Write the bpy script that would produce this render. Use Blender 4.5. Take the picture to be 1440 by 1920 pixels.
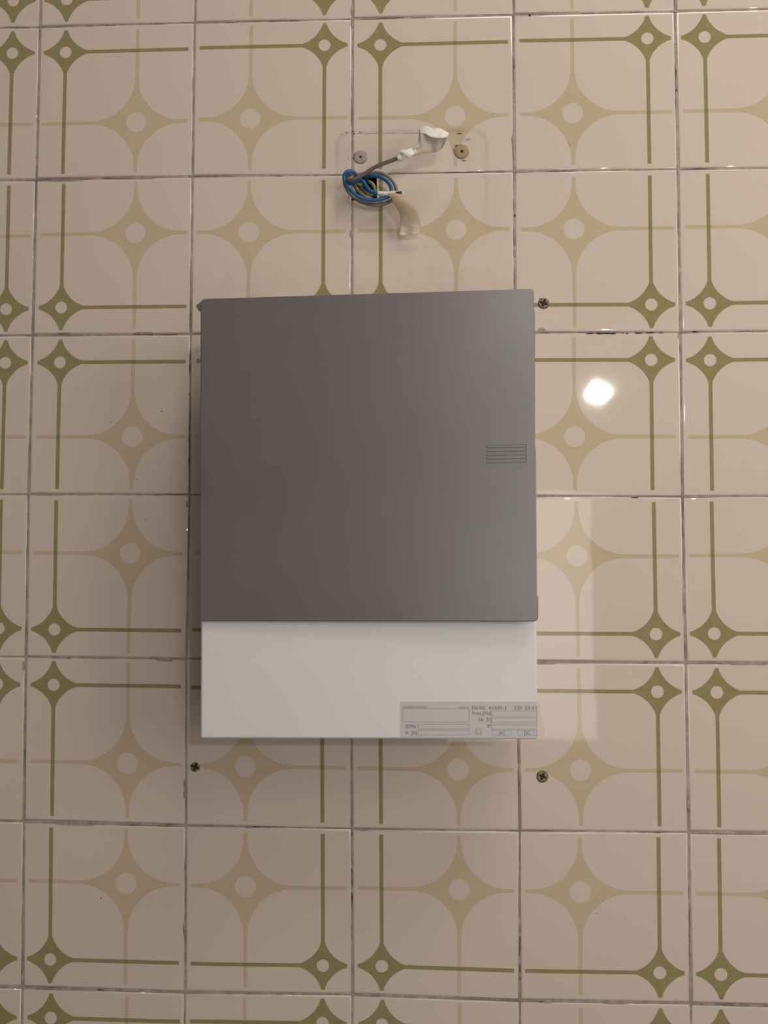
import bpy, bmesh, math, random
from mathutils import Vector, Matrix
random.seed(7)
for o in list(bpy.data.objects): bpy.data.objects.remove(o)
SC = bpy.context.scene; COL = SC.collection

# ------------------------------------------------------------------ camera
# wall plane is y=0, camera looks along +y; T = tile pitch
T = 0.15; Z0 = 1.62; F = 1443.0
PX, PY, PZ = 0.3655, 0.2887, -4.6927
rx, ry, rz = -3.95e-2, 3.57e-2, 8e-4
def _rot(a, b, c):
    ca, sa, cb, sb, cc, sc = math.cos(a), math.sin(a), math.cos(b), math.sin(b), math.cos(c), math.sin(c)
    return Matrix(((cc,-sc,0),(sc,cc,0),(0,0,1))) @ Matrix(((1,0,0),(0,ca,-sa),(0,sa,ca))) @ Matrix(((cb,0,sb),(0,1,0),(-sb,0,cb)))
R = _rot(rx, ry, rz)
def w(v): return Vector((v[0], v[2], -v[1]))
CAMLOC = Vector((PX*T, PZ*T, Z0 - PY*T))
right, down, fwd = w(R[0]), w(R[1]), w(R[2])
cam = bpy.data.cameras.new('camera'); camo = bpy.data.objects.new('camera', cam); COL.objects.link(camo)
m = Matrix.Identity(4)
for i in range(3): m[i][0], m[i][1], m[i][2], m[i][3] = right[i], -down[i], -fwd[i], CAMLOC[i]
camo.matrix_world = m
cam.sensor_fit = 'HORIZONTAL'; cam.sensor_width = 36; cam.lens = F/1440*36; cam.clip_start = .01
SC.camera = camo
def at(px, py, h=0.0):
    """point of the plane h metres in front of the wall seen at a pixel"""
    d = right*((px-720)/F) + down*((py-960)/F) + fwd
    return CAMLOC + d*((-h - CAMLOC.y)/d.y)

# ------------------------------------------------------------------ light
world = bpy.data.worlds.new('world'); SC.world = world; world.use_nodes = True
bg = world.node_tree.nodes['Background']; bg.inputs[0].default_value = (1.0, .90, .83, 1); bg.inputs[1].default_value = .155
def lamp(name, loc, power, radius, color):
    l = bpy.data.lights.new(name, 'POINT'); l.energy = power; l.shadow_soft_size = radius; l.color = color
    o = bpy.data.objects.new(name, l); o.location = loc; COL.objects.link(o); return o
cx, cz = CAMLOC.x, CAMLOC.z
lamp('ceiling_bulb', (cx+.777, -2.5, cz+.626), 32, .024, (1, .93, .84))
lamp('near_bulb', (cx+.15, -.75, cz+.41), 1.4, .06, (.98, .94, .90))
def panel_light(name, loc, aim, sx, sy, power, color):
    al = bpy.data.lights.new(name, 'AREA'); al.shape = 'RECTANGLE'; al.size = sx; al.size_y = sy; al.energy = power; al.color = color
    ao = bpy.data.objects.new(name, al); COL.objects.link(ao); ao.location = loc
    ao.rotation_euler = (Vector(aim) - Vector(loc)).to_track_quat('-Z', 'Y').to_euler()
panel_light('side_fill', (cx+1.25, -.95, cz+.35), (cx+.30, 0, cz-.05), .6, .9, 9, (1, .93, .84))  # unseen area lamp added to brighten the right side softly
panel_light('upper_fill', (cx+.6, -.85, cz+1.62), (cx+.1, 0, cz+.35), .9, .5, 14, (1, .92, .83))  # unseen lamp added overhead so brightness falls off downwards
panel_light('glare_panel', (cx+.227, -.9, cz-.150), (cx+.227, 0, cz-.150), .293, .51, 1.15, (1, .95, .9))  # bright panel added out of view for tile glare and door highlight

SC.view_settings.view_transform = 'Standard'; SC.view_settings.look = 'None'
SC.view_settings.exposure = 0.0; SC.view_settings.gamma = 1; SC.view_settings.use_curve_mapping = False

# ------------------------------------------------------------------ node helper
class NT:
    def __init__(s, name):
        s.m = bpy.data.materials.new(name); s.m.use_nodes = True; s.t = s.m.node_tree
        s.b = s.t.nodes['Principled BSDF']
    def n(s, typ, **k):
        x = s.t.nodes.new(typ)
        for a, v in k.items(): setattr(x, a, v)
        return x
    def put(s, inp, v):
        if isinstance(v, bpy.types.NodeSocket): s.t.links.new(v, inp)
        elif isinstance(v, tuple): inp.default_value = v if len(v) == len(inp.default_value) else v + (1,)
        else: inp.default_value = v
    def f(s, op, a, b=0.0, c=0.0):
        x = s.n('ShaderNodeMath', operation=op)
        s.put(x.inputs[0], a); s.put(x.inputs[1], b); s.put(x.inputs[2], c)
        return x.outputs[0]
    def lt(s, a, b): return s.f('LESS_THAN', a, b)
    def gt(s, a, b): return s.f('GREATER_THAN', a, b)
    def mul(s, *a):
        r = a[0]
        for q in a[1:]: r = s.f('MULTIPLY', r, q)
        return r
    def mx(s, *a):
        r = a[0]
        for q in a[1:]: r = s.f('MAXIMUM', r, q)
        return r
    def hyp(s, a, b): return s.f('SQRT', s.f('ADD', s.f('MULTIPLY', a, a), s.f('MULTIPLY', b, b)))
    def mix(s, fac, a, b, blend='MIX'):
        x = s.n('ShaderNodeMix', data_type='RGBA', blend_type=blend)
        s.put(x.inputs[0], fac); s.put(x.inputs[6], a); s.put(x.inputs[7], b)
        return x.outputs[2]
    def noise(s, scale, detail=3, vec=None, rough=.5):
        x = s.n('ShaderNodeTexNoise'); x.inputs['Scale'].default_value = scale; x.inputs['Detail'].default_value = detail
        x.inputs['Roughness'].default_value = rough
        if vec is not None: s.t.links.new(vec, x.inputs['Vector'])
        return x.outputs['Fac']
    def ramp(s, v, a, b, lo=0., hi=1.):
        x = s.n('ShaderNodeMapRange'); s.put(x.inputs[0], v)
        for i, q in enumerate((a, b, lo, hi)): x.inputs[i+1].default_value = q
        return x.outputs[0]
    def pos(s):
        g = s.n('ShaderNodeNewGeometry'); x = s.n('ShaderNodeSeparateXYZ'); s.t.links.new(g.outputs['Position'], x.inputs[0])
        return g.outputs['Position'], x.outputs[0], x.outputs[2]
    def bump(s, height, strength, dist):
        x = s.n('ShaderNodeBump'); x.inputs['Strength'].default_value = strength; x.inputs['Distance'].default_value = dist
        s.t.links.new(height, x.inputs['Height']); s.t.links.new(x.outputs[0], s.b.inputs['Normal'])

def plain(name, col, rough=.5, var=.06, scale=60, bump=0, spec=.5, **k):
    q = NT(name); p, _, _ = q.pos(); n = q.noise(scale, 4, p)
    q.put(q.b.inputs['Base Color'], q.mix(q.ramp(n, .3, .7), tuple(c*(1-var) for c in col), tuple(min(1, c*(1+var)) for c in col)))
    q.b.inputs['Roughness'].default_value = rough; q.b.inputs['Specular IOR Level'].default_value = spec
    if bump: q.bump(n, .6, bump)
    return q.m

# ------------------------------------------------------------------ materials
TILE = (.56, .475, .405); BEIGE = (.48, .385, .262); OLIVE = (.25, .213, .10)
def tile_mat():
    q = NT('glazed_tile'); uv = q.n('ShaderNodeUVMap'); sx = q.n('ShaderNodeSeparateXYZ'); q.t.links.new(uv.outputs[0], sx.inputs[0])
    u, v = sx.outputs[0], sx.outputs[1]; M = .034
    ab = lambda a, c: q.f('ABSOLUTE', q.f('SUBTRACT', a, c))
    inm = lambda a, lo, hi: q.mul(q.gt(a, lo), q.lt(a, hi))
    # big beige star
    ax, ay = ab(u, .639), ab(v, .640); c, r, wd = .287, .2755, .0115
    star = q.mul(q.lt(q.f('MAXIMUM', ax, ay), c), q.gt(q.hyp(q.f('SUBTRACT', c, ax), q.f('SUBTRACT', c, ay)), r))
    lines = q.mx(q.mul(q.lt(ay, wd), inm(u, M, 1-M)), q.mul(q.lt(ax, wd), inm(v, M, 1-M)))
    big = q.mul(q.mx(star, lines), q.gt(q.hyp(ax, ay), .0635))
    # small olive star in the corner
    bx, by = ab(u, .175), ab(v, .172)
    star2 = q.mul(q.lt(q.f('MAXIMUM', bx, by), .1445), q.gt(q.hyp(q.f('SUBTRACT', .197, bx), q.f('SUBTRACT', .197, by)), .194))
    lines2 = q.mx(q.mul(q.lt(by, .0118), inm(u, .175, 1-M)), q.mul(q.lt(bx, .0118), inm(v, .172, 1-M)))
    small = q.mul(q.mx(star2, lines2), q.gt(q.hyp(bx, by), .0372))
    p, X, Z = q.pos()
    nlow = q.ramp(q.noise(9, 4, p), .3, .7); nhi = q.ramp(q.noise(160, 2, p), .35, .65)
    oi = q.n('ShaderNodeObjectInfo')
    base = q.mix(nlow, tuple(c*.985 for c in TILE), tuple(c*1.015 for c in TILE))
    col = q.mix(big, base, q.mix(nlow, tuple(c*.97 for c in BEIGE), tuple(c*1.03 for c in BEIGE)))
    ol = q.mix(nhi, tuple(c*.95 for c in OLIVE), tuple(c*1.05 for c in OLIVE))
    ol = q.mix(q.mul(big, .7), ol, tuple(c*.8 for c in OLIVE))
    col = q.mix(small, col, ol)
    # dirt left by the fitting that was taken off: rounded outline around the wires
    a, b = at(632, 249), at(913, 462); mxx, mzz = (a.x+b.x)/2, (a.z+b.z)/2; hx, hz, rr = abs(b.x-a.x)/2, abs(b.z-a.z)/2, .014
    dx = q.f('MAXIMUM', q.f('SUBTRACT', ab(X, mxx), hx-rr), 0.); dz = q.f('MAXIMUM', q.f('SUBTRACT', ab(Z, mzz), hz-rr), 0.)
    inner = q.f('MINIMUM', q.f('MAXIMUM', q.f('SUBTRACT', ab(X, mxx), hx-rr), q.f('SUBTRACT', ab(Z, mzz), hz-rr)), 0.)
    sd = q.f('SUBTRACT', q.f('ADD', q.hyp(dx, dz), inner), rr)
    ring = q.ramp(q.f('ABSOLUTE', sd), .0005, .0032, 1, 0)
    ns = q.ramp(q.noise(38, 4, p), .38, .62); fade = q.ramp(Z, b.z, a.z, .35, 1)
    ring = q.mul(ring, q.f('ADD', .35, q.mul(ns, .65)), fade)
    col = q.mix(q.mul(ring, .22), col, (.12, .095, .08))
    smud = q.mul(q.ramp(sd, -.004, .012, 1, 0), q.ramp(q.noise(26, 5, p), .5, .72), .11)
    col = q.mix(smud, col, (.15, .12, .1))
    top = at(690, 525)                                # grime above the enclosure
    g2 = q.mul(q.ramp(ab(Z, top.z), .006, .02, 1, 0), q.ramp(ab(X, top.x), .1, .17, 1, 0), q.ramp(q.noise(45, 6, p), .48, .7), .16)
    col = q.mix(g2, col, (.16, .13, .1))
    col = q.mix(q.mul(q.ramp(q.noise(210, 2, p), .73, .77), .25), col, (.2, .16, .13))
    q.put(q.b.inputs['Base Color'], col)
    q.put(q.b.inputs['Roughness'], q.ramp(q.noise(30, 3, p), .3, .7, .034, .046)); q.b.inputs['Specular IOR Level'].default_value = .5
    q.bump(q.noise(22, 1, p), .25, .0006)
    return q.m
def grout_mat():
    q = NT('grout'); p, X, Z = q.pos()
    n = q.ramp(q.noise(70, 5, p, .7), .35, .65); n2 = q.ramp(q.noise(420, 3, p), .3, .7); n3 = q.ramp(q.noise(16, 4, p, .6), .50, .62)
    c = q.mix(n, (.26, .21, .178), (.46, .39, .335)); c = q.mix(q.mul(n2, .4), c, (.2, .16, .135)); c = q.mix(q.mul(n3, .45), c, (.085, .06, .045))
    q.put(q.b.inputs['Base Color'], c); q.b.inputs['Roughness'].default_value = .9
    q.bump(q.noise(500, 4, p, .7), .8, .0008)
    return q.m
M_TILE, M_GROUT = tile_mat(), grout_mat()
M_DARK = plain('cavity_dark', (.02, .016, .012), .9)
M_PLASTER = plain('plaster', (.62, .56, .5), .9, .1, 300, .0005)
M_WHITE = plain('white_plastic', (.625, .615, .605), .42, .01, 30)
def door_mat():
    q = NT('smoked_grey_plastic'); p, X, Z = q.pos()
    n = q.ramp(q.noise(14, 5, p, .6), .3, .7)
    a = at(955, 735, .1); sm = q.mul(q.ramp(q.hyp(q.f('SUBTRACT', X, a.x), q.mul(q.f('SUBTRACT', Z, a.z), .6)), .004, .028, 1, 0), q.ramp(q.noise(60, 4, p), .48, .6))
    c = q.mix(n, (.112, .098, .102), (.121, .107, .111)); c = q.mix(q.mul(sm, .35), c, (.08, .07, .07))
    q.put(q.b.inputs['Base Color'], c)
    q.put(q.b.inputs['Roughness'], q.ramp(q.noise(9, 4, p), .3, .7, .34, .40)); q.b.inputs['Specular IOR Level'].default_value = 1.0
    q.bump(q.noise(1500, 2, p), .15, .0002)
    return q.m
M_DOOR = door_mat()
M_INK = plain('label_ink', (.20, .18, .18), .6)
M_LINE = plain('label_rule', (.34, .305, .31), .6)
M_BLUE = plain('blue_pvc', (.008, .10, .27), .38, .15, 90)
M_GREY = plain('grey_pvc', (.19, .155, .13), .42, .12, 90)
M_GREYD = plain('brown_grey_pvc', (.115, .09, .07), .42, .15, 90)
M_CREAM = plain('cream_pvc', (.36, .31, .20), .45, .15, 90)
M_GREEN = plain('yellow_green_pvc', (.10, .10, .035), .45, .3, 120)
M_BLACK = plain('black_pvc', (.012, .018, .016), .35)
M_GRIME = plain('grime', (.12, .085, .055), .9, .3, 500)
M_PLUG = plain('olive_plug', (.20, .16, .075), .55, .25, 400, .0004)
M_PLUGG = plain('grey_plug', (.30, .245, .215), .7, .12, 300, .0003)
M_PLUGT = plain('tan_plug', (.30, .215, .125), .7, .12, 300, .0003)
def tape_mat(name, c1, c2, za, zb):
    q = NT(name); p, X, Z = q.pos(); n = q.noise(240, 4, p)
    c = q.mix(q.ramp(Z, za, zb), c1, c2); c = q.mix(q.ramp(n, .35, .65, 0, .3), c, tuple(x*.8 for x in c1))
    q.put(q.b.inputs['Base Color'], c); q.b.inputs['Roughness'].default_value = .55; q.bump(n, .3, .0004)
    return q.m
def film_mat():
    q = NT('label_film'); q.b.inputs['Base Color'].default_value = (.40, .365, .39, 1); q.b.inputs['Roughness'].default_value = .35
    q.b.inputs['Alpha'].default_value = .24
    return q.m
M_FILM = film_mat()

# ------------------------------------------------------------------ object helpers
def link(o, parent=None, label=None, cat=None, group=None, kind=None):
    COL.objects.link(o)
    if parent: o.parent = parent; o.matrix_parent_inverse = parent.matrix_world.inverted()
    if label: o['label'] = label
    if cat: o['category'] = cat
    if group: o['group'] = group
    if kind: o['kind'] = kind
    return o
def empty(name, loc, **k):
    o = bpy.data.objects.new(name, None); o.location = loc; o.empty_display_size = .02
    o.matrix_world = Matrix.Translation(loc); return link(o, **k)
def obj(name, bm, mat, parent=None, **k):
    me = bpy.data.meshes.new(name); bm.to_mesh(me); bm.free()
    for x in (mat if isinstance(mat, (list, tuple)) else [mat]): me.materials.append(x)
    o = bpy.data.objects.new(name, me); return link(o, parent=parent, **k)
def inset(pts, d):
    n = len(pts); out = []
    for i in range(n):
        a, b, c = Vector(pts[i-1]), Vector(pts[i]), Vector(pts[(i+1) % n])
        e1, e2 = (b-a), (c-b)
        if e1.length < 1e-9 or e2.length < 1e-9: out.append(tuple(b)); continue
        e1.normalize(); e2.normalize()
        n1, n2 = Vector((-e1.y, e1.x)), Vector((-e2.y, e2.x)); s = n1+n2
        k = max(.3, 1+n1.dot(n2)); s = s/k
        out.append((b.x+s.x*d, b.y+s.y*d))
    return out
def round_poly(pts, r, seg=5):
    """rounded corners; r a number or list"""
    n = len(pts); out = []
    for i in range(n):
        a, b, c = Vector(pts[i-1]), Vector(pts[i]), Vector(pts[(i+1) % n]); rr = r[i] if isinstance(r, (list, tuple)) else r
        if rr <= 0: out.append(tuple(b)); continue
        u, v = (a-b).normalized(), (c-b).normalized()
        p, q = b+u*rr, b+v*rr
        for k in range(seg+1):
            t = k/seg; out.append(tuple(p*(1-t)**2 + b*2*t*(1-t) + q*t*t))
    return out
def slab(pts, rings, hfn=None, cap=True, back=False, bm=None, uvfn=None):
    """rings: (inset, height in front of the wall); pts are (x,z) counter-clockwise seen from the camera"""
    bm = bm or bmesh.new(); prev = None; uvl = bm.loops.layers.uv.new('UVMap') if uvfn else None; first = None
    for d, h in rings:
        ring = []
        for (x, z) in (inset(pts, d) if d else pts):
            hh = h + (hfn(x, z) if hfn else 0)
            ring.append(bm.verts.new((x, -hh, z)))
        if prev:
            n = len(ring)
            for i in range(n):
                f = bm.faces.new((prev[i], prev[(i+1) % n], ring[(i+1) % n], ring[i])); f.smooth = True
        else: first = ring
        prev = ring
    if cap: bm.faces.new(prev)
    if back: bm.faces.new(list(reversed(first)))
    if uvfn:
        for f in bm.faces:
            for l in f.loops: l[uvl].uv = uvfn(l.vert.co.x, l.vert.co.z)
    return bm
def P2(px, py, h=0.0):
    p = at(px, py, h); return (p.x, p.z)
def ccw(pts):
    a = sum(pts[i-1][0]*pts[i][1]-pts[i][0]*pts[i-1][1] for i in range(len(pts)))
    return pts if a > 0 else list(reversed(pts))
def spline(P, seg=8):
    P = [Vector(p) for p in P]; out = []
    Q = [P[0]*2-P[1]] + P + [P[-1]*2-P[-2]]
    for i in range(1, len(Q)-2):
        for k in range(seg):
            t = k/seg
            out.append(.5*((2*Q[i]) + (Q[i+1]-Q[i-1])*t + (2*Q[i-1]-5*Q[i]+4*Q[i+1]-Q[i+2])*t*t + (3*Q[i]-Q[i-1]-3*Q[i+1]+Q[i+2])*t**3))
    return out + [P[-1]]
def tube(P, r, sides=12, seg=8, bm=None, caps=True):
    bm = bm or bmesh.new(); C = spline(P, seg); prev = None; up = None
    for i, c in enumerate(C):
        d = (C[min(i+1, len(C)-1)]-C[max(i-1, 0)]).normalized()
        if up is None: up = d.orthogonal().normalized()
        up = (up - d*up.dot(d)).normalized(); s = d.cross(up)
        rr = r(i/(len(C)-1)) if callable(r) else r
        ring = [bm.verts.new(c + (up*math.cos(2*math.pi*k/sides) + s*math.sin(2*math.pi*k/sides))*rr) for k in range(sides)]
        if prev:
            for k in range(sides):
                f = bm.faces.new((prev[k], prev[(k+1) % sides], ring[(k+1) % sides], ring[k])); f.smooth = True
        elif caps: bm.faces.new(list(reversed(ring)))
        prev = ring
    if caps: bm.faces.new(prev)
    return bm
def text_mesh(items, mat, name, parent, h, hfn=None, extr=.00004, **k):
    if len(items) > 1:
        for it in items: text_mesh([it], mat, name, parent, h, hfn, extr, **k)
        return
    """items: (string, x, z, size, align, rotation, squeeze)"""
    bm = bmesh.new()
    for s, x, z, size, al, rot, sq in items:
        cu = bpy.data.curves.new('t', 'FONT'); cu.body = s; cu.size = size; cu.align_x = al; cu.extrude = extr; cu.resolution_u = 3
        o = bpy.data.objects.new('t', cu); COL.objects.link(o)
        me = o.to_mesh(); b2 = bmesh.new(); b2.from_mesh(me); o.to_mesh_clear()
        xs = [v.co.x for v in b2.verts]; q = sq if sq > 0 else -sq/(max(xs)-min(xs))
        if sq < 0: x0_ = min(xs); [setattr(v.co, 'x', v.co.x-x0_) for v in b2.verts]
        for v in b2.verts:
            a, b, c = v.co.x*q, v.co.y, v.co.z
            a, b = a*math.cos(rot)-b*math.sin(rot), a*math.sin(rot)+b*math.cos(rot)
            v.co = (x+a, -(h+c+extr), z+b)
        t = bpy.data.meshes.new('t'); b2.to_mesh(t); b2.free(); bm.from_mesh(t); bpy.data.meshes.remove(t)
        bpy.data.objects.remove(o); bpy.data.curves.remove(cu)
    return obj(name, bm, mat, parent, **k)

# ------------------------------------------------------------------ tiled wall
seam = {}
for s in """1 1 75 50;2 1 365 41.7;3 1 661 35;4 1 963 26.8;5 1 1266 21;1 2 67.7 336.7;2 2 360.7 330;3 2 660 327.5;4 2 964.5 321;5 2 1271.7 316.7
1 3 61 628.3;2 3 357.3 626;5 3 1276 622.7;1 4 53.3 926.7;2 4 355 927.3;5 4 1280 930.7;1 5 48.3 1231.7;2 5 349.3 1235;5 5 1286 1242.7
1 6 44.3 1540;2 6 348.3 1548;3 6 660 1554;4 6 974.5 1558;5 6 1291.7 1560.7;1 7 41.7 1851.7;2 7 346.7 1860.7;3 7 661 1865;4 7 975 1876.5;5 7 1295.7 1881.7""".replace('\n', ';').split(';'):
    c, r, x, y = s.split(); seam[(int(c), int(r))] = P2(float(x), float(y))
C0, C1, R0, R1 = -1, 8, -1, 10
res = {k: (p[0]-(k[0]-3)*T, p[1]-(Z0-(k[1]-4)*T)) for k, p in seam.items()}
G = {(c, r): res.get((c, r), (0, 0)) for c in range(C0, C1+1) for r in range(R0, R1+1)}
for it in range(300):                                     # hidden and off-frame corners follow their neighbours
    for k in G:
        if k in res: continue
        nb = [G[q] for q in ((k[0]-1, k[1]), (k[0]+1, k[1]), (k[0], k[1]-1), (k[0], k[1]+1)) if q in G]
        G[k] = (sum(a for a, _ in nb)/len(nb), sum(b for _, b in nb)/len(nb))
G = {k: (v[0]+(k[0]-3)*T, v[1]+Z0-(k[1]-4)*T) for k, v in G.items()}

HOLE = [P2(656.5, 331), P2(708.5, 331), P2(710.5, 373), P2(657, 375)]   # broken-out box for the wires (tl, tr, br, bl)
x0, x1 = G[(C0, 4)][0]-.02, G[(C1, 4)][0]+.02; z1, z0 = G[(3, R0)][1]+.02, G[(3, R1)][1]-.02
hx0, hx1, hz1, hz0 = HOLE[0][0]+.0005, HOLE[1][0]+.0006, HOLE[0][1]+.001, HOLE[3][1]-.0003
bm = bmesh.new(); XS = [x0, hx0, hx1, x1]; ZS = [z0, hz0, hz1, z1]; GR = .0005
def quad(bm, *v): return bm.faces.new([bm.verts.new(a) for a in v])
for i in range(3):
    for j in range(3):
        if i == 1 and j == 1: continue
        quad(bm, (XS[i], GR, ZS[j]), (XS[i+1], GR, ZS[j]), (XS[i+1], GR, ZS[j+1]), (XS[i], GR, ZS[j+1]))
for (a, b) in (((x0, z0), (x1, z0)), ((x1, z0), (x1, z1)), ((x1, z1), (x0, z1)), ((x0, z1), (x0, z0))):
    quad(bm, (a[0], .12, a[1]), (b[0], .12, b[1]), (b[0], GR, b[1]), (a[0], GR, a[1]))
quad(bm, (x1, .12, z0), (x0, .12, z0), (x0, .12, z1), (x1, .12, z1))
wall = obj('wall_back', bm, M_GROUT, kind='structure')
bm = bmesh.new(); D = .045
for (a, b) in (((hx0, hz0), (hx1, hz0)), ((hx1, hz0), (hx1, hz1)), ((hx1, hz1), (hx0, hz1)), ((hx0, hz1), (hx0, hz0))):
    quad(bm, (b[0], D, b[1]), (a[0], D, a[1]), (a[0], GR, a[1]), (b[0], GR, b[1]))
quad(bm, (hx0, D, hz0), (hx1, D, hz0), (hx1, D, hz1), (hx0, D, hz1))
obj('wire_cavity', bm, M_DARK, wall)

# half joint widths (mm) on the joints that are clearly wider or narrower than the rest
VJ = {1: 1.0, 2: .75, 3: .95, 4: .95, 5: 1.05}
HJ = {(1, 2): 1.3, (1, 6): 1.5, (1, 7): 1.25, (0, 6): 1.0, (0, 7): 1.3, (5, 6): 1.4, (5, 7): 1.3, (4, 7): 1.2, (3, 7): 1.1, (0, 2): 1.1,
      (3, 1): .9, (4, 5): 1.1, (2, 7): .9, (5, 5): 1.0, (4, 1): .9, (0, 3): .9, (1, 3): 1.0}
for c in range(C0, C1):
    for r in range(R0, R1):
        tl, tr, bl, br = G[(c, r)], G[(c+1, r)], G[(c, r+1)], G[(c+1, r+1)]
        rnd = random.Random(c*37+r*101)
        gl, gr_ = (VJ.get(k, .8)*rnd.uniform(.8, 1.15)/1000 for k in (c, c+1))
        gt, gb = (HJ.get((c, k), .62)*rnd.uniform(.85, 1.15)/1000 for k in (r, r+1))
        bl_, br_, tr_, tl_ = (bl[0]+gl, bl[1]+gb), (br[0]-gr_, br[1]+gb), (tr[0]-gr_, tr[1]-gt), (tl[0]+gl, tl[1]-gt)
        pts = [bl_, br_, tr_, tl_]
        if (c, r) == (3, 2):      # corner knocked out for the wires
            pts = [bl_, br_, tr_, (HOLE[1][0]+.0003, tr_[1]), (HOLE[1][0]+.0006, HOLE[1][1]-.004), (HOLE[2][0]-.0002, HOLE[2][1]+.002), (HOLE[2][0]-.002, HOLE[2][1]),
                   (HOLE[3][0]+.010, HOLE[3][1]+.0006), (HOLE[3][0]+.005, HOLE[3][1]-.0004), (tl_[0], HOLE[3][1]-.0002)]
        ru, rv = (c % 2 == 0), (r % 2 == 0)      # which corner carries the small star
        ju, jv = rnd.uniform(-.005, .005), rnd.uniform(-.004, .004)
        def uvf(x, z, tl=tl, tr=tr, bl=bl, br=br, ru=ru, rv=rv, ju=ju, jv=jv):
            u = v = .5
            for _ in range(4):
                xl, xr = tl[0]+(bl[0]-tl[0])*v, tr[0]+(br[0]-tr[0])*v; u = (x-xl)/(xr-xl)
                zt, zb = tl[1]+(tr[1]-tl[1])*u, bl[1]+(br[1]-bl[1])*u; v = (z-zt)/(zb-zt)
            return ((1-u if ru else u)+ju, (1-v if rv else v)+jv)
        tx, tz = rnd.uniform(-.0022, .0022), rnd.uniform(-.0022, .0022)
        if (c, r) == (4, 3): tx = tz = 0
        mcx, mcz = (tl[0]+br[0])/2, (tl[1]+br[1])/2
        hf = lambda x, z: (x-mcx)*tx + (z-mcz)*tz
        bm = slab(pts, [(0, -.006), (0, -.0010), (.0003, -.0004), (.0009, -.00012), (.0019, 0)], hfn=hf, uvfn=uvf)
        obj('tile', bm, M_TILE, wall)
# light body of the cut tile edge seen inside the hole
bm = bmesh.new(); e = P2(706, 331)[0]; e2 = P2(711, 331)[0]
bm2 = slab(ccw([P2(706.3, 333), P2(710.6, 333), P2(711, 373), P2(706.5, 371.5)]), [(0, -.012), (0, -.0008), (.0003, -.0004)])
obj('plaster_edge', bm2, M_PLASTER, wall); bm.free()
obj('plaster_edge', slab(ccw([P2(655.5, 342), P2(660.5, 346), P2(666, 356), P2(670, 366), P2(660, 368), P2(656, 358)]), [(0, -.02), (0, -.0015), (.0005, -.0008)]), M_PLASTER, wall)

# grout crumbs, gaps and specks of dirt on the joints
def blob(bm, px, py, sx, sy, h=.0003, ang=0, n=9, seed=0):
    rd = random.Random(seed or int(px*7+py*13)); p = at(px, py, 0); s = T/305.
    pts = []
    for k in range(n):
        a = 2*math.pi*k/n; rr = rd.uniform(.7, 1.15); x, y = math.cos(a)*sx*rr*s, math.sin(a)*sy*rr*s
        pts.append((p.x+x*math.cos(ang)-y*math.sin(ang), p.z+x*math.sin(ang)+y*math.cos(ang)))
    slab(pts, [(0, .00002), (min(sx, sy)*s*.35, h*.6)], bm=bm)
bm = bmesh.new(); rd = random.Random(3)
def run(bm, xa, ya, xb, yb, n, w1, w2, horiz=True):
    for k in range(n):
        t = rd.random(); x, y = xa+(xb-xa)*t, ya+(yb-ya)*t
        L, W = rd.uniform(w1*1.5, w1*4), rd.uniform(w2*.5, w2)
        blob(bm, x+(0 if horiz else rd.uniform(-.6, .6)), y+(rd.uniform(-.6, .6) if horiz else 0), L if horiz else W, W if horiz else L, .0002, seed=rd.randrange(1, 10**6))
run(bm, 1083, 625.5, 1180, 625, 15, 1.7, 1.5); run(bm, 1193, 624.5, 1245, 624, 7, 2, 1.3); run(bm, 1296, 622, 1308, 622, 2, 2, 1.2)
for a in ((993, 29, 2.4, 2.6), (1268, 169, 1.4, 3), (965.5, 404, 1.2, 3), (661.5, 246, 2, 1.2), (189.5, 1683, 1.2, 1.8), (303, 771, 1.6, 1), (712, 1436, .8, 1.5),
          (654, 370, 1, 3), (653, 296, 1, 2), (1190, 933, 8, .9), (650, 249, 4, 1.1), (675, 248.5, 3, 1), (664, 251, 2, 1), (862, 250.5, 6.5, 1.1)): blob(bm, *a)
run(bm, 356.5, 660, 355.5, 742, 5, 2.5, 1, False); run(bm, 350, 930, 351, 950, 2, 2.2, 1.2, False); run(bm, 355, 800, 354, 900, 5, 2.4, .9, False)
run(bm, 975, 1760, 975, 1850, 4, 3, 1, False); run(bm, 660, 1560, 660, 1700, 6, 2.5, 1, False); run(bm, 683, 333, 745, 331.5, 1, 2, .6)
obj('grout_gaps', bm, M_DARK, wall, kind='stuff')
bm = bmesh.new()
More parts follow.
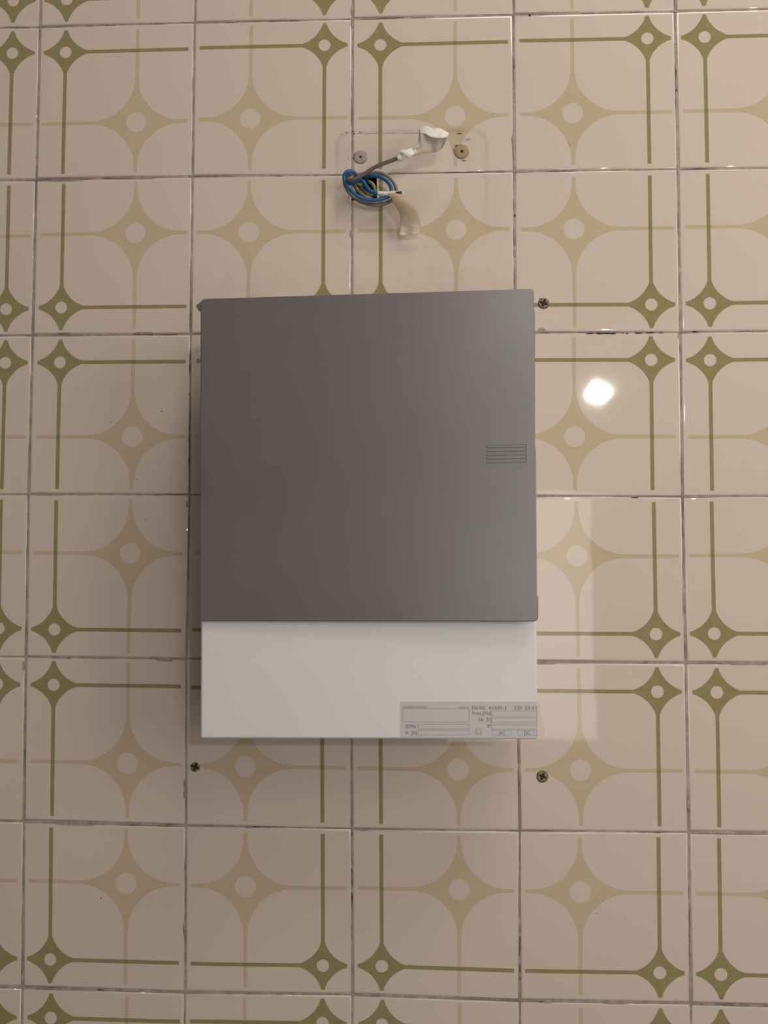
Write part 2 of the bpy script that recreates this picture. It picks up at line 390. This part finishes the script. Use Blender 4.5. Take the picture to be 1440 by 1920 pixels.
for a in ((1016, 618.5, 8, 4.5), (1025, 622, 7, 1.6), (310, 1237, 18, 4.2), (290, 1233, 12, 2), (680, 1557.5, 10, 3.6), (1028, 1879, 8, 3.4), (1274, 630, 4, 6), (44, 1250, 2.2, 12),
          (345.5, 1470, 2, 9), (345.5, 1490, 2.2, 10), (344.5, 1742, 2, 14), (657, 438, 2, 9), (963, 262, 3.2, 14), (964, 285, 3, 12), (659.5, 20, 3, 14), (660, 44, 3, 9),
          (120, 625, 14, 1.8), (270, 624, 22, 2.2), (320, 626, 20, 2), (140, 1546, 40, 1.6), (290, 1546, 36, 3), (120, 1855, 50, 2), (240, 1857, 22, 1.6),
          (1155, 1881, 30, 1.6), (1100, 1879, 24, 1.3), (1380, 1562, 40, 2.2), (1400, 1885, 40, 2.2), (1025, 1243.5, 22, 2), (1300, 932, 30, 1.8), (1400, 1246, 36, 1.4),
          (878, 262, 6, 2.6), (870, 301, 6, 2), (1281, 1130, 1.2, 30), (660, 1590, 2, 26), (974, 1420, 2, 16), (1109, 1710, 1.2, 1), (120, 340, 44, 1.6), (260, 335, 40, 1.4),
          (1122, 1678, 1.2, 1.2), (1118, 1684, 1, 1), (1130, 1688, 1.3, 1), (1114, 1693, 1.2, 1), (1106, 1700, 1, 1), (1145, 1689, 1, 1), (1117, 1703, 1.2, 1), (1119, 1713, 3, 1.1),
          (273, 974, 3, 1), (208, 792, 2, 1.4), (256, 898, 3, 1), (1065, 267, 2.6, 1), (705, 250.3, 48, .7), (770, 250, 16, .6), (640, 252, 5, .8), (1068, 272, 1, 2.4)): blob(bm, *a)
rd = random.Random(11)
for c in range(0, 6):
    for r in range(1, 8):
        a, b = G[(c, r)], G[(c+1, r)]
        for k in range(6):
            t = rd.random(); x, z = a[0]+(b[0]-a[0])*t, a[1]+(b[1]-a[1])*t
            d = Vector((x, 0, z))-CAMLOC; px = 720+F*d.dot(right)/d.dot(fwd); py = 960+F*d.dot(down)/d.dot(fwd)
            blob(bm, px, py+rd.uniform(-1.2, 1.2), rd.uniform(5, 22), rd.uniform(.9, 1.7), .00012, seed=rd.randrange(1, 10**6))
for c in range(1, 6):
    for r in range(0, 8):
        a, b = G[(c, r)], G[(c, r+1)]
        for k in range(5):
            t = rd.random(); x, z = a[0]+(b[0]-a[0])*t, a[1]+(b[1]-a[1])*t
            d = Vector((x, 0, z))-CAMLOC; px = 720+F*d.dot(right)/d.dot(fwd); py = 960+F*d.dot(down)/d.dot(fwd)
            blob(bm, px+rd.uniform(-1.2, 1.2), py, rd.uniform(.9, 1.8), rd.uniform(5, 22), .00012, seed=rd.randrange(1, 10**6))
obj('grout_smears', bm, M_GROUT, wall, kind='stuff')

# ------------------------------------------------------------------ wall plugs
def plug(px, py, rpx, mat, label, star=True, hole=.5, group=None, name='wall_plug', proud=.0009, seed=1, dent=None):
    c = at(px, py, 0); s = T/305.; R_ = rpx*s; N = 36; rd = random.Random(seed)
    root = empty(name, Vector((c.x, 0, c.z)), label=label, cat='wall plug', group=group)
    no = [1+rd.uniform(-.05, .05) for _ in range(N)]
    if dent is not None:
        for k in range(N):
            d = abs((k/N*360-dent+180) % 360-180)
            if d < 22: no[k] += .28*(1-d/22)
    def ring(fr, h): return [(c.x+math.cos(2*math.pi*k/N)*fr(k), -h, c.z+math.sin(2*math.pi*k/N)*fr(k)) for k in range(N)]
    ph = rd.uniform(0, 1.5)
    inn = (lambda k: R_*hole*(1+.42*math.cos(4*(2*math.pi*k/N)+ph)+rd.uniform(-.04, .04))) if star else (lambda k: R_*hole*(1+.06*math.cos(3*k)))
    inr = [inn(k) for k in range(N)]
    bm = bmesh.new(); bm.faces.new([bm.verts.new(v) for v in ring(lambda k: R_*(1.11 if star else 1.05)*no[(k+3) % N], .00006)])
    obj('drilled_hole', bm, M_DARK if star else M_GRIME, root)
    rs = [ring(lambda k: R_*no[k], -.002), ring(lambda k: R_*no[k], proud*.35), ring(lambda k: R_*.88*no[k], proud), ring(lambda k: R_*.3+inr[k]*.68 if star else inr[k]*1.25, proud*.95), ring(lambda k: inr[k], proud*.75), ring(lambda k: inr[k]*.9, -.002)]
    bm = bmesh.new(); prev = None
    for q in rs:
        vs = [bm.verts.new(v) for v in q]
        if prev:
            for k in range(N):
                f = bm.faces.new((prev[k], prev[(k+1) % N], vs[(k+1) % N], vs[k])); f.smooth = True
        prev = vs
    obj('collar', bm, mat, root)
    bm = bmesh.new(); bm.faces.new([bm.verts.new(v) for v in ring(lambda k: inr[k]*1.02, proud*.22)])
    obj('screw_hole', bm, M_DARK, root)  # flat dark disc, the shade of a deep hole put into its colour
    return root
plug(1019, 569, 9.5, M_PLUG, 'small olive wall plug right of the grey door top corner', seed=2, hole=.60)
plug(1017, 1456, 9.5, M_PLUG, 'small olive wall plug below and right of the white cover', seed=3, hole=.54)
plug(366, 1438, 9.0, M_PLUG, 'small olive wall plug below and left of the white cover', seed=4, hole=.66)
plug(380, 575, 9.0, M_PLUG, 'olive wall plug half hidden behind the grey door left edge', seed=5, hole=.5)
plug(675.5, 295, 12.5, M_PLUGG, 'round grey filled wall plug left of the taped wire', star=False, hole=.2, seed=6, proud=.0007)
plug(865.5, 284.5, 13.2, M_PLUGT, 'round tan filled wall plug on a beige tile star', star=False, hole=.22, seed=7, proud=.0007, dent=160)

# ------------------------------------------------------------------ distribution box
H = .090
box = empty('distribution_box', at(690, 1385, H)*0 + Vector((at(690, 1000, H).x, 0, at(690, 1385, H).z)),
            label='wall mounted white distribution box with smoked grey door', cat='electrical box')
corn = [P2(374.5, 1385.5, H), P2(1009, 1387, H), P2(1000.5, 552, H), P2(379, 566, H)]
cpts = round_poly(corn, .0024, 5)
obj('enclosure', slab(inset(cpts, .0012), [(0, 0.0001), (0, .052), (.0008, .054)], back=True), M_WHITE, box)
cover = obj('cover', slab(cpts, [(0, .0545), (0, H-.0022), (.0005, H-.0008), (.0018, H)], back=True), M_WHITE, box)
# smoked door, hinged on the left and standing slightly open on the right
dpx = [(374.5, 1165, .0935), (1009.5, 1165.5, .101), (1010, 1118, .1015), (1007.5, 1117, .1015), (1005, 842, .102), (1003.8, 840, .102), (1003, 584, .1025), (1001.5, 583, .1025), (1001.2, 541, .103), (375.8, 560, .0945)]
d3 = [at(*p) for p in dpx]
# plane through three corners
A_, B_, C_ = d3[0], d3[1], d3[-1]
nn = (B_-A_).cross(C_-A_).normalized()
def plane_h(x, z): return -(A_.y - (nn.x*(x-A_.x)+nn.z*(z-A_.z))/nn.y)
def pd(px, py):       # pixel -> (x,z) on the door plane
    d = right*((px-720)/F) + down*((py-960)/F) + fwd; t = (A_-CAMLOC).dot(nn)/d.dot(nn); p = CAMLOC+d*t; return (p.x, p.z)
dp = [pd(p[0], p[1]) for p in dpx]
dpts = round_poly(dp, [.0018, .0042, 0, 0, 0, 0, 0, 0, .0036, .0042], 6)
dbm = slab(dpts, [(.0002, -.0042), (0, -.0036), (0, -.0008), (.0003, -.0002), (.0008, 0)], hfn=plane_h, back=True)
door = obj('door', dbm, M_DOOR, box)
# pocket of the finger grip, cut into the door, with five raised ridges
gx = (911, 987); gy = (833.5, 869)
pk = [pd(gx[0], gy[1]+.7), pd(gx[1], gy[1]-.7), pd(gx[1], gy[0]-.5), pd(gx[0], gy[0]+.9)]
cbm = slab(pk, [(0, -.0006), (0, .003)], hfn=plane_h, back=True)
cut = obj('cutter', cbm, M_DOOR)
md = door.modifiers.new('b', 'BOOLEAN'); md.object = cut; md.operation = 'DIFFERENCE'; md.solver = 'EXACT'
bpy.context.view_layer.update()
me = bpy.data.meshes.new_from_object(door.evaluated_get(bpy.context.evaluated_depsgraph_get()))
door.modifiers.clear(); door.data = me; bpy.data.objects.remove(cut)
for k in range(5):
    y = 837.2+k*7.0
    q = [pd(gx[0]+.8, y+2.3), pd(gx[1]-.8, y+1.1), pd(gx[1]-.8, y-3.0), pd(gx[0]+.8, y-1.8)]
    obj('grip_ridge', slab(round_poly(q, .0004, 3), [(0, -.0007), (0, -.0001), (.00015, .00004)], hfn=plane_h), M_DOOR, door)
# side walls of the raised wordmark
p = at(418.5, 1272, H)
text_mesh([('legrand', p.x, p.z, .0113, 'LEFT', math.pi/2, 1.0)], M_WHITE, 'embossed_wordmark', cover, H-.00005, extr=.00007)
b0, b1, b2 = P2(420.5, 1262, H), P2(423, 1262, H), P2(423, 1198, H)
obj('embossed_rule', slab([b0, b1, b2, (b0[0], b2[1])], [(0, H-.0001), (0, H+.00012)]), M_WHITE, cover)

# rating label
HL = H+.00008
fpx = [(750, 1382.3), (1010, 1382.3), (1019.5, 1380.5), (1018, 1357), (1013, 1335), (1011, 1315.5), (750, 1315.5)]
bm = bmesh.new(); edge_x = P2(1009, 1350, H)[0]
cols = [750, 1007, 1011, 1014, 1017, 1020]
def lab_y(t, x):      # right end of the film follows the torn corner
    top = 1315.5 if x <= 1011 else {1014: 1339, 1017: 1352, 1020: 1366}[x]
    return top + (1382.3-(.6 if x > 1011 else 0)-top)*t
vv = []
for i, x in enumerate(cols):
    bend = 0 if x <= 1007 else -.00025*(i-1)**1.6
    vv.append([bm.verts.new(at(x, lab_y(t/3, x), HL+bend)) for t in range(4)])
for i in range(len(cols)-1):
    for t in range(3):
        f = bm.faces.new((vv[i][t], vv[i][t+1], vv[i+1][t+1], vv[i+1][t])); f.smooth = True
label = obj('rating_label', bm, M_FILM, box, label='lilac printed rating label peeling past the edge')
mmpx = .15/305*(1-.0)*(.614/.704)
def tx(st, px, py, cap, px2):
    q = at(px, py, HL); return (st, q.x, q.z, cap*mmpx/.70, 'LEFT', 0, -(at(px2, py, HL).x-q.x))
HT = HL+.00008
text_mesh([tx('ID/Nr', 761, 1365, 6.6, 781.5), tx('In  [A]', 761, 1376.3, 6.4, 782), tx('EN-IEC', 885, 1330, 6.2, 911), tx('61439-3', 917, 1330, 6.2, 949.5),
           tx('CEI', 964.5, 1330, 6.4, 978), tx('23-51', 984, 1330, 6.2, 1006), tx('Freq.[Hz]', 886, 1339.8, 6.2, 920.5), tx('Un  [V]', 898, 1352, 6.6, 921),
           tx('IP', 914, 1364, 6, 920.5), tx('AC', 935, 1377, 6.4, 947), tx('DC', 983, 1377, 6.4, 995)], M_INK, 'printed_text', label, HT)
text_mesh([tx('MANUFACTURER', 755, 1327.6, 4.2, 802), tx('MOD. N', 861, 1327.6, 3.2, 879)], M_LINE, 'printed_text', label, HT)
def ruled(a, b, c, d, wpx=.8):
    bm = bmesh.new()
    for (p, q, r_, s) in ((a, b, c, b+wpx), (a, d-wpx, c, d), (a, b+wpx, a+wpx, d-wpx), (c-wpx, b+wpx, c, d-wpx)):
        f = [at(p, s, HT), at(r_, s, HT), at(r_, q, HT), at(p, q, HT)]; bm.faces.new([bm.verts.new(v) for v in f])
    bmesh.ops.remove_doubles(bm, verts=bm.verts[:], dist=1e-6)
    obj('printed_frame', bm, M_LINE, label)
for a in ((755, 1328.3, 880.5, 1354), (784, 1357.5, 880.5, 1367), (784, 1369, 880.5, 1378.5), (921.5, 1332.5, 1007.5, 1343), (921.5, 1345.5, 1007.5, 1355.5), (921.5, 1358.5, 1007.5, 1367.5),
          (922.5, 1369, 959.5, 1379), (970.5, 1369, 1007.5, 1379), (891.5, 1365.5, 903.5, 1377.5), (893.5, 1367.5, 901.5, 1375.5)): ruled(*a)

# ------------------------------------------------------------------ wires
W = lambda L: [at(a, b, c/1000) for a, b, c in L]
s = T/305.
hc = at(690, 352, 0)
gw = empty('electric_wire', Vector((hc.x, 0, hc.z)), label='grey wire looped behind the blue one, its end wrapped in white tape', cat='wire')
obj('insulation', tube(W([(672, 362, -30), (668, 352, -8), (664, 341, 3), (672, 330, 7), (688, 324.5, 8), (704, 323.5, 8), (718, 326, 8), (730, 333, 8), (738.5, 343, 8), (742.7, 355, 8), (742, 367, 8), (732, 377, 8), (716, 383, 8), (698, 384, 8), (679, 379.5, 7), (663, 370, 7), (651, 356, 8), (646, 342, 8), (648.5, 332.5, 11), (654.5, 328, 13), (660, 330.5, 14.5), (657, 336, 16.5), (651, 336.5, 19)]), .0016), M_GREY, gw)
obj('insulation', tube(W([(651.5, 336.8, 18.5), (656, 338, 20), (664, 336, 21.5), (677, 330, 22), (690, 321.5, 23), (704, 313, 24), (722, 305.5, 25), (745, 297, 26)]), .00172), M_GREYD, gw, label='darker brownish grey straight end of the wire')
# tape round the end of the grey wire: a twisted grip and a crumpled flag
def sheet(top, bot, nv, hf, name, mat, parent, thick=.00025, nz=.0, seed=1):
    rd = random.Random(seed); a, b = spline([Vector((p[0], p[1], p[2])) for p in top], 5), spline([Vector((p[0], p[1], p[2])) for p in bot], 5)
    bm = bmesh.new(); g = []
    for i in range(len(a)):
        row = []
        for j in range(nv+1):
            t = j/nv; p = a[i].lerp(b[i], t); h = p.z + hf(i/(len(a)-1), t) + rd.uniform(-nz, nz)
            row.append(bm.verts.new(at(p.x, p.y, h/1000)))
        g.append(row)
    for i in range(len(a)-1):
        for j in range(nv): f = bm.faces.new((g[i][j], g[i][j+1], g[i+1][j+1], g[i+1][j])); f.smooth = True
    bmesh.ops.recalc_face_normals(bm, faces=bm.faces[:])
    o = obj(name, bm, mat, parent); md = o.modifiers.new('s', 'SOLIDIFY'); md.thickness = thick; md.offset = 0
    sb = o.modifiers.new('u', 'SUBSURF'); sb.levels = sb.render_levels = 1
    return o
ztop = at(800, 238, .02).z; zbot = at(800, 292, .02).z
M_TAPE1 = tape_mat('white_masking_tape', (.52, .45, .36), (.80, .76, .69), zbot+.004, ztop-.006)  # shading on the lower flag put into the colour as tan
z2a, z2b = at(760, 440, .012).z, at(760, 370, .012).z
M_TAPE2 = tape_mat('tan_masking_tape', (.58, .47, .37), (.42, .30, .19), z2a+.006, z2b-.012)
M_TAPEW = plain('white_tape', (.72, .68, .61), .6, .05, 200, .0003)
# grip twists
sheet([(744.5, 292, 27), (748, 283, 28), (755, 281, 29), (765, 279, 29), (772, 276.5, 29)], [(746, 300, 27), (754, 300.5, 28), (762, 297, 29), (770, 294, 29), (777, 292, 29)], 6,
      lambda u, v: 2.6*math.sin(math.pi*v)+.5*math.sin(9*u+5*v), 'tape_wrap', M_TAPEW, gw, nz=.25, seed=3)
obj('tape_wrap', tube(W([(745.5, 297, 27), (752, 296, 27.5), (760, 291, 28), (771, 286.5, 28), (779, 285, 27.5)]), lambda t: .0023+.0006*math.sin(t*7), sides=9), M_TAPEW, gw)
sheet([(747, 285, 30), (754, 288, 31.5), (761, 293, 32), (768, 295.5, 31), (773, 292.5, 30)], [(755, 280, 30), (762, 282, 31.5), (770, 283, 32), (775, 284.5, 31.2), (778, 287, 30)], 4,
      lambda u, v: 1.0*math.sin(math.pi*v), 'tape_fold', M_TAPEW, gw, nz=.2, seed=5)
# flag
sheet([(770, 278, 29), (781, 272, 29.5), (785, 256, 31), (787, 239.5, 33), (801, 236.5, 34), (812, 241.5, 33), (823, 240.5, 33), (841, 249.5, 31)],
      [(773, 293, 28), (785, 290.5, 26), (797, 287.5, 24.5), (808, 286.5, 23.5), (817, 285.5, 23), (825, 282, 24), (832, 274, 27), (838, 260, 30)], 9,
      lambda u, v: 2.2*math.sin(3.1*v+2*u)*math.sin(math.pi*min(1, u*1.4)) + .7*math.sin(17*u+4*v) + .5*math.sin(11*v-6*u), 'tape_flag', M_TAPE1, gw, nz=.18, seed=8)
sheet([(787, 239, 34.5), (800, 236, 36), (812, 241, 35), (824, 240, 35), (842, 249, 32.5)], [(786.5, 250, 34), (799, 252, 35.5), (811, 258, 35), (825, 259, 35), (839, 258, 32)], 4,
      lambda u, v: .9*math.sin(13*u+3*v), 'tape_fold', M_TAPEW, gw, nz=.25, seed=12)

bw = empty('electric_wire', Vector((hc.x+.003, 0, hc.z)), label='blue wire coiled in a loop over the hole, ending in tan tape', cat='wire')
obj('insulation', tube(W([(692, 352, -34), (690, 345, -14), (686, 335, 2), (692, 329.5, 11), (708, 330.5, 13), (720, 335.5, 14), (729.5, 344, 14), (733.6, 355, 14), (731, 366, 13.5), (722, 371, 13.5), (708, 374.5, 13.5), (692, 375, 13.5), (675, 370, 14), (660, 359, 14.5), (648.5, 344.5, 15.5), (645, 332, 17), (649, 323.5, 18.5), (656.5, 320.5, 18), (664.5, 324, 15), (669, 331.5, 12), (664, 338, 11), (655, 340.5, 10.5), (654, 345, 10), (663, 342.5, 11.5), (673, 338, 12.5), (681, 340.5, 13), (686.5, 349, 14), (693.5, 357, 14.5), (703, 361.5, 15), (712, 362.5, 15)]), .0017), M_BLUE, bw)
obj('tape_wrap', tube(W([(708, 362, 15), (722, 363, 15.5), (735, 362.8, 16), (746, 362.8, 16.5)]), lambda t: .0018+.0004*t, sides=10), M_TAPEW, bw)
obj('wire_end', tube(W([(742.5, 363.2, 16.6), (748, 363.3, 17), (754, 363.2, 17)]), .0021, sides=10), M_BLACK, bw, label='black wire end')
obj('conductor', tube(W([(753, 362.8, 17), (755.5, 362.6, 17), (757.5, 362.6, 17)]), .0011, sides=8), M_TAPEW, bw, label='pale bare conductor tip')
sheet([(729, 365, 17), (737, 380, 17.5), (746.5, 394, 16), (751, 408, 13), (750.5, 423, 9.5), (748, 439, 7)], [(757, 365, 18), (769, 376, 19.5), (779.5, 391, 18.5), (786, 405, 15.5), (789.5, 421, 12), (787, 437, 9)], 6,
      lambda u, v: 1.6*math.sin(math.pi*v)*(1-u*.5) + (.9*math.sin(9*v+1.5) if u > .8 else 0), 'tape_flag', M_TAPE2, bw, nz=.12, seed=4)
sheet([(731, 360, 17), (728, 366, 18.2), (732, 372, 17.8)], [(757, 362.5, 17), (758, 365.5, 19), (764, 370, 19)], 5, lambda u, v: 1.0*math.sin(math.pi*v), 'tape_fold', M_TAPE2, bw, nz=.1, seed=6)
sheet([(748, 435, 7.5), (750, 441, 8), (751.5, 442.5, 7)], [(787, 432, 9.5), (786, 437, 10), (782, 438.5, 9)], 8, lambda u, v: 1.0*math.sin(10*v+1), 'tape_fold', M_TAPE2, bw, nz=.1, seed=9)

def short_wire(pts, r, mat, label):
    p0 = W(pts); e = empty('electric_wire', Vector((p0[0].x, p0[0].y, p0[0].z)), label=label, cat='wire')
    obj('insulation', tube(p0, r), mat, e)
short_wire([(684, 340, -30), (690, 340, -8), (698, 345, -3), (703, 354, -3), (705, 366, -8), (700, 372, -30)], .0017, M_CREAM, 'cream wire arching at the right side of the wall hole')
short_wire([(664, 345, -30), (667, 350, -8), (674, 359, -3), (684, 367, -3), (697, 371, -6), (704, 371, -30)], .0016, M_CREAM, 'cream wire along the lower edge of the wall hole')
short_wire([(672, 341, -30), (676, 345, -6), (680, 355, -2), (690, 364, -2), (700, 367, -6), (706, 362, -30)], .0015, M_GREEN, 'yellow green wire across the middle of the wall hole')
short_wire([(662, 341, -28), (666, 343, -6), (674, 347, -3), (678, 358, -4), (676, 368, -26)], .0014, M_GREEN, 'short yellow green wire at the left of the wall hole')
